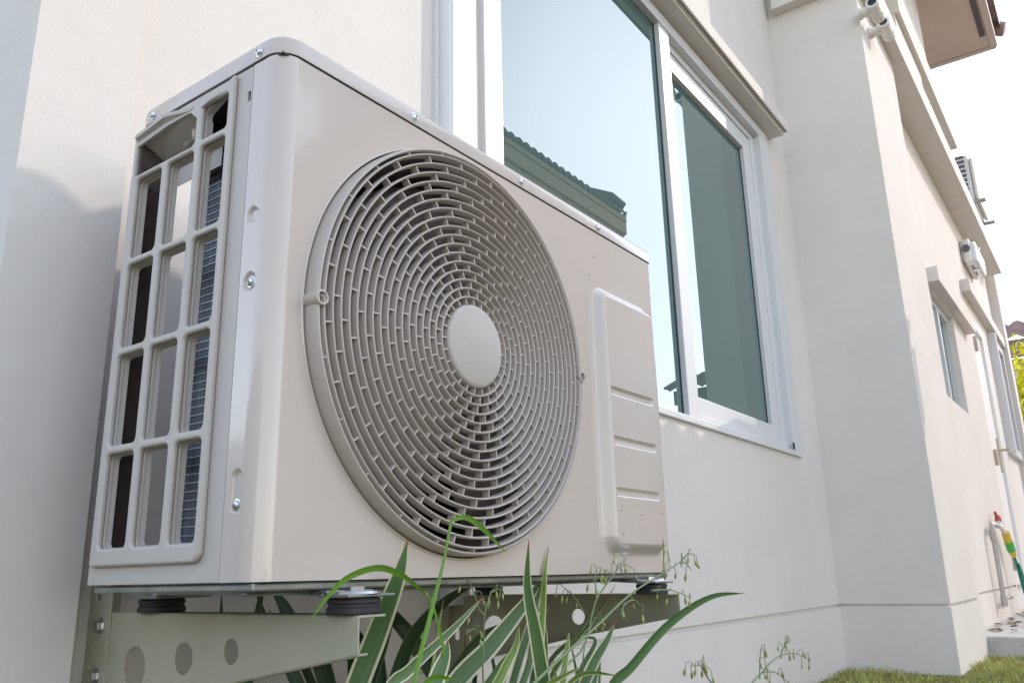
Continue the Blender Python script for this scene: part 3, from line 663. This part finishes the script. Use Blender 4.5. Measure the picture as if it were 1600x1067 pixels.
# feet rails and rubber dampers
ZA = -.0315
for xf in (.112, .715):
    mb = MB(); mb.box(xf - .030, xf + .030, -.004, .28, -.0125, -.0090)
    mb.add([(xf - .032, .040, -.0126), (xf + .032, .040, -.0126), (xf + .032, .0, -.0148), (xf - .032, .0, -.0148), (xf - .032, .040, -.010), (xf + .032, .040, -.010), (xf + .032, .0, -.0120), (xf - .032, .0, -.0120)], [(0, 1, 2, 3), (4, 7, 6, 5), (0, 3, 7, 4), (1, 5, 6, 2), (3, 2, 6, 7), (0, 4, 5, 1)])
    mb.box(xf - .030, xf + .030, -.034, .0, -.0160, -.0128); mb.box(xf - .036, xf + .036, .27, .330, -.0160, -.0128)
    ft = mb.build('foot_rail', GALV, ac, bevel=.0012)
    for yy in (-.012, .304):
        M = Matrix.Translation((xf, yy, -.0128)); mb = MB()
        mb.lathe([(.0240, 0), (.022, .0022), (.012, .0028), (.008, .0028)], 28, M); mb.lathe([(.0075, .002), (.0075, .0065), (.0001, .0068)], 6, M); mb.build('foot_bolt', STEEL, ft)
for i, (xf, yy, lab) in enumerate(((.109, -.012, 'rubber damper foot under the front left corner of the unit'), (.107, .306, 'dark rubber damper foot under the rear left corner of the unit'), (.715, -.012, 'rubber damper foot under the front right corner of the unit'), (.715, .300, 'rubber damper foot under the rear right of the unit, behind the leaves'))):
    vx = Matrix.Rotation(AZ, 4, 'Z') @ Vector((xf, yy, 0))
    t = MB(); ol = rrect(-.0245, .0245, -.020, .020, .015, 6); k = len(ol)
    prof = [(1.0, ZA + .0002), (1.03, ZA + .002), (1.02, ZA + .006), (.94, ZA + .0072), (.94, ZA + .0095), (1.0, ZA + .0108), (.99, -.0185), (.92, -.0165)]
    for a in range(len(prof) - 1):
        t.add([(x * prof[a][0], y * prof[a][0], prof[a][1]) for x, y in ol] + [(x * prof[a + 1][0], y * prof[a + 1][0], prof[a + 1][1]) for x, y in ol], [(j, (j + 1) % k, k + (j + 1) % k, k + j) for j in range(k)])
    t.add([(x * .92, y * .92, -.0165) for x, y in ol], [tuple(range(k))])
    o = t.build('rubber_damper', RUB, smooth=True, auto=40); o.location = (vx.x, vx.y, 0); tag(o, lab, 'rubber foot', 'rubber dampers under the unit')

# ================================================================== BRACKETS
def bracket(xw, side, label):
    """cantilever arm: C channel whose web is the plane x=xw, flanges towards side; vertical rail on the wall"""
    b = T('wall_bracket', label, 'bracket', (xw, Y0, 0), AZ, 'pair of wall brackets under the unit')
    y = lambda v: v - Y0; yf, yb = y(-.037), y(.392)
    out = [(yf, ZA - .0015), (yf, -.0655), (y(.135), -.0965), (yb, -.150), (yb, ZA - .0015)]
    def X(off): return Matrix(((0, 0, 1, off), (1, 0, 0, 0), (0, 1, 0, 0), (0, 0, 0, 1)))
    holes = [circ(y(.149), -.0685, .0125), circ(y(.232), -.078, .0168), circ(y(.327), -.091, .0225)]
    v, f = plate(out, holes, .0022, .0006, X(0)); mb = MB(); mb.add(v, f)
    s = side
    def fl(p, q, w, drop=0):
        a = [(0, p[0], p[1]), (0, q[0], q[1]), (s * w, q[0], q[1]), (s * w, p[0], p[1])]; t = .0022
        mb.add(a + [(x, yy, z + t) for x, yy, z in a], [(0, 1, 2, 3), (4, 7, 6, 5), (0, 4, 5, 1), (1, 5, 6, 2), (2, 6, 7, 3), (3, 7, 4, 0)])
    fl((yf, ZA - .0024), (yb, ZA - .0024), .034); fl((yf, -.0668), (y(.135), -.0975), .012); fl((y(.135), -.0975), (yb, -.1510), .012)
    mb.build('arm', BRK, b, bevel=.0005)
    zt, zb = .035, -.36; mb = MB(); ya, yc = y(.385), -.0015
    v, f = plate([(ya, zb), (yc, zb), (yc, zt), (ya, zt)], [rrect(y(.410), y(.420), z0, z0 + .022, .0048) for z0 in (-.020, -.112, -.2)], .0024, .0005, X(-s * .0024)); mb.add(v, f)
    mb.box(min(0, s * .034) - (0 if s > 0 else 0), max(0, s * .034), -.004, -.0012, zb, zt)
    mb.build('rail', BRK, b)
    for z in (-.047, -.103):
        M = Matrix.Translation((-.0038 if s > 0 else -.0014, y(.4035) if s > 0 else y(.345), z)) @ Matrix.Rotation(R(-90), 4, 'Y')
        mb = MB(); mb.lathe([(.0095, 0), (.0095, .0012)], 20, M, True, True); mb.lathe([(.0074, .0012), (.0074, .0066), (.0066, .0072), (.0001, .0072)], 6, M)
        if s < 0: mb.lathe([(.0035, .006), (.0035, .014), (.0001, .0145)], 12, M)
        mb.build('bolt', STEEL, b)
    return b
bracket(.100, 1, 'cream steel wall bracket with three round holes under the left end of the unit')
bracket(.785, -1, 'shaded steel wall bracket under the right end of the unit, behind the leaves')

# ================================================================== PLANTS
def smooth_pts(pts, n):
    pts = [Vector(p) for p in pts]; P = [pts[0] * 2 - pts[1]] + pts + [pts[-1] * 2 - pts[-2]]; out = []
    m = len(pts) - 1
    for i in range(n + 1):
        t = i / n * m; k = min(int(t), m - 1); u = t - k; a, b, c, d = P[k:k + 4]
        out.append(.5 * ((2 * b) + (c - a) * u + (2 * a - 5 * b + 4 * c - d) * u * u + (3 * b - a - 3 * c + d) * u ** 3))
    return out
def leaf(parent, pts, width, m, facing=0, fold=.25, name='leaf', base=.55, twist=0, tipw=.0):
    """strap leaf along pts (base to tip); facing turns its face about its own length (radians)"""
    S_ = smooth_pts(pts, 30); vs = []; fs = []; ac_ = []; al = []; up0 = Vector((-.62, -.76, .15)).normalized()
    for i, p in enumerate(S_):
        t = (S_[min(i + 1, 30)] - S_[max(i - 1, 0)]).normalized(); s = i / 30
        side = t.cross(up0).normalized(); nrm = side.cross(t).normalized()
        q = Matrix.Rotation(facing + twist * s, 4, t); side = q @ side; nrm = q @ nrm
        w = width * .5 * (base + (1 - base) * math.sin(min(1, s / .45) * math.pi / 2)) * (1 if s < .5 else max(tipw, 1 - ((s - .5) / .5) ** 2.0)) + .0002
        for k in (-1, -.55, 0, .55, 1):
            vs.append(p + side * (w * k * (1 - .12 * fold)) + nrm * (abs(k) * w * fold)); ac_.append(k); al.append(s)
    for i in range(30):
        for k in range(4): fs.append((i * 5 + k, i * 5 + k + 1, i * 5 + k + 6, i * 5 + k + 5))
    me = bpy.data.meshes.new(name); me.from_pydata([tuple(v) for v in vs], [], fs)
    a = me.attributes.new('across', 'FLOAT', 'POINT'); a.data.foreach_set('value', ac_); a = me.attributes.new('along', 'FLOAT', 'POINT'); a.data.foreach_set('value', al)
    o = link(name, me, m, parent, smooth=True); return o
def L(parent, px, ys, base, width, m, **k):          # px: list of photo pixels base->tip with their distance plane y; base: (x,y) on the soil
    pts = [at(u, v, y) for (u, v), y in zip(px, ys)]
    d = (pts[0] - pts[1]).normalized(); d = Vector((d.x * .45, d.y * .45, min(d.z, -.5))).normalized(); t = (pts[0].z - GZ) / -d.z
    pts = [pts[0] + d * t, pts[0] + d * t * .5] + pts
    pts = [p - Vector(parent.location) for p in pts]
    return leaf(parent, pts, width, m, **k)
def stalk(parent, pts, r, name='flower_stalk'):
    mb = MB(); P_ = smooth_pts([Vector(p) for p in pts], 24); n = len(P_); mb.tube([p - Vector(parent.location) for p in P_], [r * (1 - .55 * i / n) for i in range(n)], 8)
    return mb.build(name, STALK, parent, smooth=True)
def buds(parent, stalk_ob, pts, seed, n=7, size=.0065, spread=.022):
    """little hanging buds on short curved stems round a branch"""
    rnd = random.Random(seed); st = MB(); bd = MB(); P_ = smooth_pts([Vector(p) for p in pts], 20); o0 = Vector(parent.location)
    for i in range(n):
        p = P_[int(20 * (.25 + .75 * i / max(1, n - 1)))]; d = Vector((rnd.uniform(-1, 1), rnd.uniform(-.6, .6), rnd.uniform(-.2, .9))).normalized()
        e = p + d * spread * rnd.uniform(.45, .9); f = e + Vector((d.x * .004, 0, -.006 - rnd.random() * .005))
        st.tube([p - o0, (p + e) / 2 + Vector((0, 0, .003)) - o0, e - o0, f - o0], .0005, 5)
        M = Matrix.Translation(f - o0) @ Vector((d.x * .3, d.y * .3, -1)).to_track_quat('Z', 'Y').to_matrix().to_4x4(); s = size * rnd.uniform(.75, 1.25)
        bd = MB(); bd.lathe([(.0001, -.1 * s), (.16 * s, .1 * s), (.27 * s, .55 * s), (.24 * s, .95 * s), (.1 * s, 1.3 * s), (.0001, 1.4 * s)], 8, M); bd.build('bud', BUD, stalk_ob, smooth=True)
    st.build('bud_stem', STALK, stalk_ob, smooth=True)

# --- clump left: tall leaf crossing the bracket end, with dark straps behind
pa = T('strap_leaf_plant', 'tall variegated strap leaf plant in front of the left bracket end', 'plant', (.33, .10, GZ), 0, 'cream edged strap leaf plants')
L(pa, [(540, 1130), (590, 985), (622, 900), (637, 843)], [.02, .0, -.03, -.04], (.20, .06), .024, LEAFV, facing=.15, fold=.22)
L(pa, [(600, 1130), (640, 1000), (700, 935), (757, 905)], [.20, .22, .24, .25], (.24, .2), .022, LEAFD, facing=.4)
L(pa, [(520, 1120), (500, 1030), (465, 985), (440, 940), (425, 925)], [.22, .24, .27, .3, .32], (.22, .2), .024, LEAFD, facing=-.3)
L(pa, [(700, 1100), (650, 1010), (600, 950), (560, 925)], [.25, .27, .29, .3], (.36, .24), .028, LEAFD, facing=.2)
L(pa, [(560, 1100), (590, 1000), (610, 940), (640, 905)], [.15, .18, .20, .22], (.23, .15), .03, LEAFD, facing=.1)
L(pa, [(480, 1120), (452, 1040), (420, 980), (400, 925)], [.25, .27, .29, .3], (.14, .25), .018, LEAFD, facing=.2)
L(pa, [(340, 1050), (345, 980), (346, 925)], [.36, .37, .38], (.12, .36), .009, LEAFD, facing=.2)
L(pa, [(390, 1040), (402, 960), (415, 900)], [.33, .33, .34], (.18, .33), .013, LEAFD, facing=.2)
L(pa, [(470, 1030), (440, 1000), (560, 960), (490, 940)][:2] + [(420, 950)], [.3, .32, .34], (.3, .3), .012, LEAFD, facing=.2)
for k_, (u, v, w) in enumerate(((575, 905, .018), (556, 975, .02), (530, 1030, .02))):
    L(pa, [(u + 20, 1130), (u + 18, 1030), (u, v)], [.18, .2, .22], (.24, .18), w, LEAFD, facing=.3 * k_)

# --- middle clump
pb = T('strap_leaf_plant', 'dense clump of cream edged strap leaves with red tips before the right bracket', 'plant', (.46, .05, GZ), 0, 'cream edged strap leaf plants')
L(pb, [(855, 1120), (838, 1000), (824, 920), (826, 843)], [-.08, -.08, -.08, -.09], (.40, -.06), .0165, LEAFV, facing=-.15, fold=.35)
L(pb, [(838, 1110), (846, 960), (850, 900), (857, 853)], [.0, .0, -.01, -.01], (.44, .02), .013, LEAFY, facing=.5, fold=.3)
L(pb, [(790, 1110), (832, 960), (846, 890), (849, 842)], [.03, .03, .02, .02], (.44, .06), .012, LEAFV, facing=.2)
L(pb, [(690, 1100), (765, 1010), (818, 945), (850, 900)], [.02, .02, .02, .03], (.34, .03), .023, LEAFV, facing=.1, fold=.2)
L(pb, [(590, 1110), (640, 1045), (705, 985), (755, 932)], [-.10, -.10, -.09, -.08], (.22, -.08), .0105, LEAFV, facing=.2, fold=.3)
L(pb, [(840, 1110), (875, 1030), (925, 968), (963, 912)], [.08, .08, .08, .08], (.52, .10), .012, LEAFV, facing=.6, fold=.3)
L(pb, [(820, 1110), (860, 1030), (905, 985), (930, 930)], [.10, .10, .10, .10], (.5, .10), .010, LEAFV, facing=.5, fold=.3)
L(pb, [(895, 1120), (925, 1040), (948, 1000), (961, 973)], [.0, .0, .0, .0], (.48, .0), .017, LEAFV, facing=.2, fold=.2)
L(pb, [(760, 1120), (785, 1050), (805, 1010), (811, 973)], [-.06, -.06, -.06, -.06], (.34, -.05), .0125, LEAFY, facing=.3, fold=.3)
L(pb, [(665, 1120), (682, 1060), (695, 1025), (700, 998)], [-.12, -.12, -.12, -.12], (.24, -.11), .0155, LEAFV, facing=0, fold=.2)
L(pb, [(875, 1120), (880, 1050), (886, 1010), (889, 985)], [-.05, -.05, -.05, -.05], (.42, -.04), .011, LEAFY, facing=.4, fold=.3)
L(pb, [(880, 1120), (905, 1050), (930, 1000), (890, 985)][:3] + [(898, 998)], [.05, .05, .05, .05], (.5, .05), .009, LEAFG, facing=.3)
L(pb, [(800, 1120), (825, 1040), (835, 985), (862, 940)], [.06, .06, .06, .06], (.45, .06), .014, LEAFV, facing=.4)
L(pb, [(850, 1110), (852, 1000), (843, 940), (863, 935)][:3], [.05, .05, .05], (.47, .05), .016, LEAFV, facing=.9)
L(pb, [(740, 1120), (775, 1050), (800, 1020), (812, 1000)], [.0, .0, .0, .0], (.36, .0), .012, LEAFG, facing=.4)
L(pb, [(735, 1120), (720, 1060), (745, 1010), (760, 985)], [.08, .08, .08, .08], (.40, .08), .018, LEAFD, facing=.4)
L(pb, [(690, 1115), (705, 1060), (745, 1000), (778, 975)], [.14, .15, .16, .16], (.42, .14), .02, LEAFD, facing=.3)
L(pb, [(640, 1120), (655, 1085), (675, 1058), (712, 1060)], [-.16, -.16, -.16, -.17], (.20, -.15), .010, GRASS, facing=.8)
L(pb, [(850, 1130), (880, 1075), (915, 1050), (966, 1055)], [-.10, -.10, -.10, -.11], (.36, -.1), .013, LEAFY, facing=.9, fold=.3)
L(pb, [(820, 1130), (850, 1075), (880, 1055), (912, 1040)], [-.10, -.10, -.10, -.10], (.36, -.1), .009, LEAFY, facing=.6, fold=.3)
L(pb, [(870, 1120), (868, 1070), (868, 1055), (867, 1045)], [-.08, -.08, -.08, -.08], (.40, -.08), .006, LEAFY, facing=.6, fold=.3)
L(pb, [(660, 1130), (672, 1060), (680, 1010), (693, 935)], [-.02, -.02, -.02, -.02], (.30, -.02), .004, LEAFY, facing=.6, fold=.3)
# small inner leaves that fill the heart of the clump
rnd = random.Random(21)
for i in range(12):
    u = 700 + i * 21 + rnd.uniform(-8, 8); yy = rnd.uniform(.02, .22); v = rnd.uniform(985, 1050)
    L(pb, [(u - 10, 1150), (u + rnd.uniform(-8, 8), 1080), (u + rnd.uniform(-12, 26), v)], [yy, yy, yy], (.38 + rnd.uniform(-.06, .08), yy), rnd.uniform(.010, .017), rnd.choice([LEAFV, LEAFG, LEAFD]), facing=rnd.uniform(-.6, .8))

# --- right: one long arching leaf
pc = T('arching_leaf_plant', 'single long plain green leaf arching to the right over the wall groove', 'plant', (.53, -.02, GZ))
L(pc, [(945, 1090), (985, 1040), (1045, 973), (1110, 932), (1166, 926)], [-.05, -.05, -.06, -.07, -.08], (.50, -.03), .0165, LEAFG, facing=.5, fold=.3)

# --- bright grass
ga = T('grass_blade', 'thin bright green grass blade bent over sharply in front of the fan grille', 'grass', (.18, -.16, GZ), 0, 'bright grass blades')
L(ga, [(640, 1110), (672, 960), (692, 880), (705, 812)], [-.16, -.16, -.16, -.16], (.16, -.15), .0042, GRASS, facing=.5, tipw=.6, name='blade')
leaf(ga, [at(704, 813, -.16) - ga.location, at(728, 808, -.162) - ga.location, at(755, 826, -.165) - ga.location, at(790, 862, -.17) - ga.location], .0045, GRASS, facing=.3, name='blade', base=.5)
gb = T('grass_blade', 'bright yellow green grass blade drooping over the bracket end, left of the tall leaf', 'grass', (.22, -.14, GZ), 0, 'bright grass blades')
L(gb, [(700, 1110), (690, 1000), (672, 935), (664, 926)], [-.12, -.12, -.125, -.125], (.22, -.13), .003, GRASS, facing=.5, tipw=.6, name='blade')
leaf(gb, [at(665, 928, -.125) - gb.location, at(632, 900, -.13) - gb.location, at(592, 886, -.135) - gb.location, at(545, 900, -.14) - gb.location, at(512, 930, -.14) - gb.location, at(484, 970, -.14) - gb.location], .0062, GRASS, facing=-.9, name='blade', base=.3, tipw=.03)

# --- flower stalks
def A(u, v, y): return at(u, v, y)
fs1 = T('flower_stalk', 'long green flower stalk with hanging buds crossing the unit lower right corner', 'plant', (.42, -.10, GZ), 0, 'flower stalks with small buds')
s0 = stalk(fs1, [A(700, 1300, -.10), A(800, 1110, -.10), A(868, 1035, -.10), A(930, 980, -.10), A(985, 928, -.10), A(1033, 897, -.10)], .0022)
def br(root, st_, pts, seed, n, **k): stalk(root, pts, .0011, 'side_stalk'); buds(root, st_, pts, seed, n, **k)
br(fs1, s0, [A(1033, 897, -.10), A(1063, 877, -.10), A(1079, 858, -.10)], 1, 5)
br(fs1, s0, [A(1063, 878, -.10), A(1072, 880, -.10), A(1080, 890, -.10)], 11, 3)
br(fs1, s0, [A(1036, 893, -.10), A(1037, 872, -.10), A(1036, 856, -.10)], 2, 3, spread=.014)
br(fs1, s0, [A(1018, 922, -.10), A(1050, 922, -.10), A(1080, 934, -.10)], 3, 4, spread=.014)
br(fs1, s0, [A(970, 963, -.10), A(975, 945, -.10), A(990, 937, -.10), A(1003, 948, -.10)], 4, 3, spread=.012)
fs2 = T('flower_stalk', 'thin flower stalk with buds rising through the leaves under the fan panel', 'plant', (.40, -.04, GZ), 0, 'flower stalks with small buds')
s0 = stalk(fs2, [(.38, -.04, GZ), A(860, 1110, -.05), A(912, 1010, -.05), A(925, 960, -.05), A(935, 930, -.05), A(962, 893, -.05)], .0016)
br(fs2, s0, [A(935, 930, -.05), A(962, 893, -.05), A(978, 873, -.05)], 5, 7)
br(fs2, s0, [A(932, 935, -.05), A(930, 905, -.05), A(932, 888, -.05)], 6, 5, spread=.014)
fs3 = T('flower_stalk', 'short flower stalk with pale buds between the unit and the hole in the right bracket', 'plant', (.36, .0, GZ), 0, 'flower stalks with small buds')
s0 = stalk(fs3, [(.36, .0, GZ), A(757, 1100, .0), A(756, 1000, .0), A(758, 955, .0), A(768, 925, .0)], .0012)
br(fs3, s0, [A(768, 925, .0), A(780, 920, .0), A(782, 932, .0)], 7, 5)
br(fs3, s0, [A(756, 960, .0), A(748, 950, .0), A(740, 925, .0), A(732, 905, .0)], 8, 3, spread=.014)
br(fs3, s0, [A(752, 990, .0), A(740, 982, .0), A(728, 990, .0)], 9, 3, spread=.012)
fs4 = T('flower_stalk', 'thin upright flower stalk beside the yellow green leaf tip, low in the clump', 'plant', (.46, .02, GZ), 0, 'flower stalks with small buds')
s0 = stalk(fs4, [(.46, .02, GZ), A(905, 1100, .02), A(912, 1020, .02), A(920, 985, .02), A(932, 963, .02)], .0012)
br(fs4, s0, [A(920, 985, .02), A(932, 963, .02), A(936, 978, .02)], 10, 4, spread=.012)
br(fs4, s0, [A(912, 955, .02), A(895, 930, .02), A(878, 915, .02)], 12, 4, spread=.014)
fs5 = T('flower_stalk', 'branching seed stalk in front of the bare wall, lower right, larger of the two', 'plant', (.62, -.12, GZ), 0, 'flower stalks with small buds')
s0 = stalk(fs5, [(.60, -.12, GZ), A(1160, 1110, -.12), A(1195, 1045, -.12), A(1220, 1022, -.12)], .0020)
br(fs5, s0, [A(1220, 1022, -.12), A(1228, 1005, -.12), A(1236, 1001, -.12)], 13, 4, spread=.018)
br(fs5, s0, [A(1218, 1024, -.12), A(1240, 1020, -.12), A(1266, 1030, -.12)], 14, 7, spread=.018)
br(fs5, s0, [A(1187, 1060, -.12), A(1187, 1035, -.12), A(1189, 1012, -.12)], 15, 5, spread=.016)
br(fs5, s0, [A(1190, 1050, -.12), A(1212, 1050, -.12), A(1232, 1066, -.12)], 16, 5, spread=.014)
fs6 = T('flower_stalk', 'small drooping seed stalk in front of the bare wall, left of the branching one', 'plant', (.56, -.12, GZ), 0, 'flower stalks with small buds')
s0 = stalk(fs6, [(.60, -.12, GZ), A(1160, 1110, -.12), A(1112, 1066, -.12), A(1096, 1040, -.12)], .0016)
br(fs6, s0, [A(1105, 1055, -.12), A(1096, 1040, -.12), A(1082, 1040, -.12)], 17, 7, spread=.017)
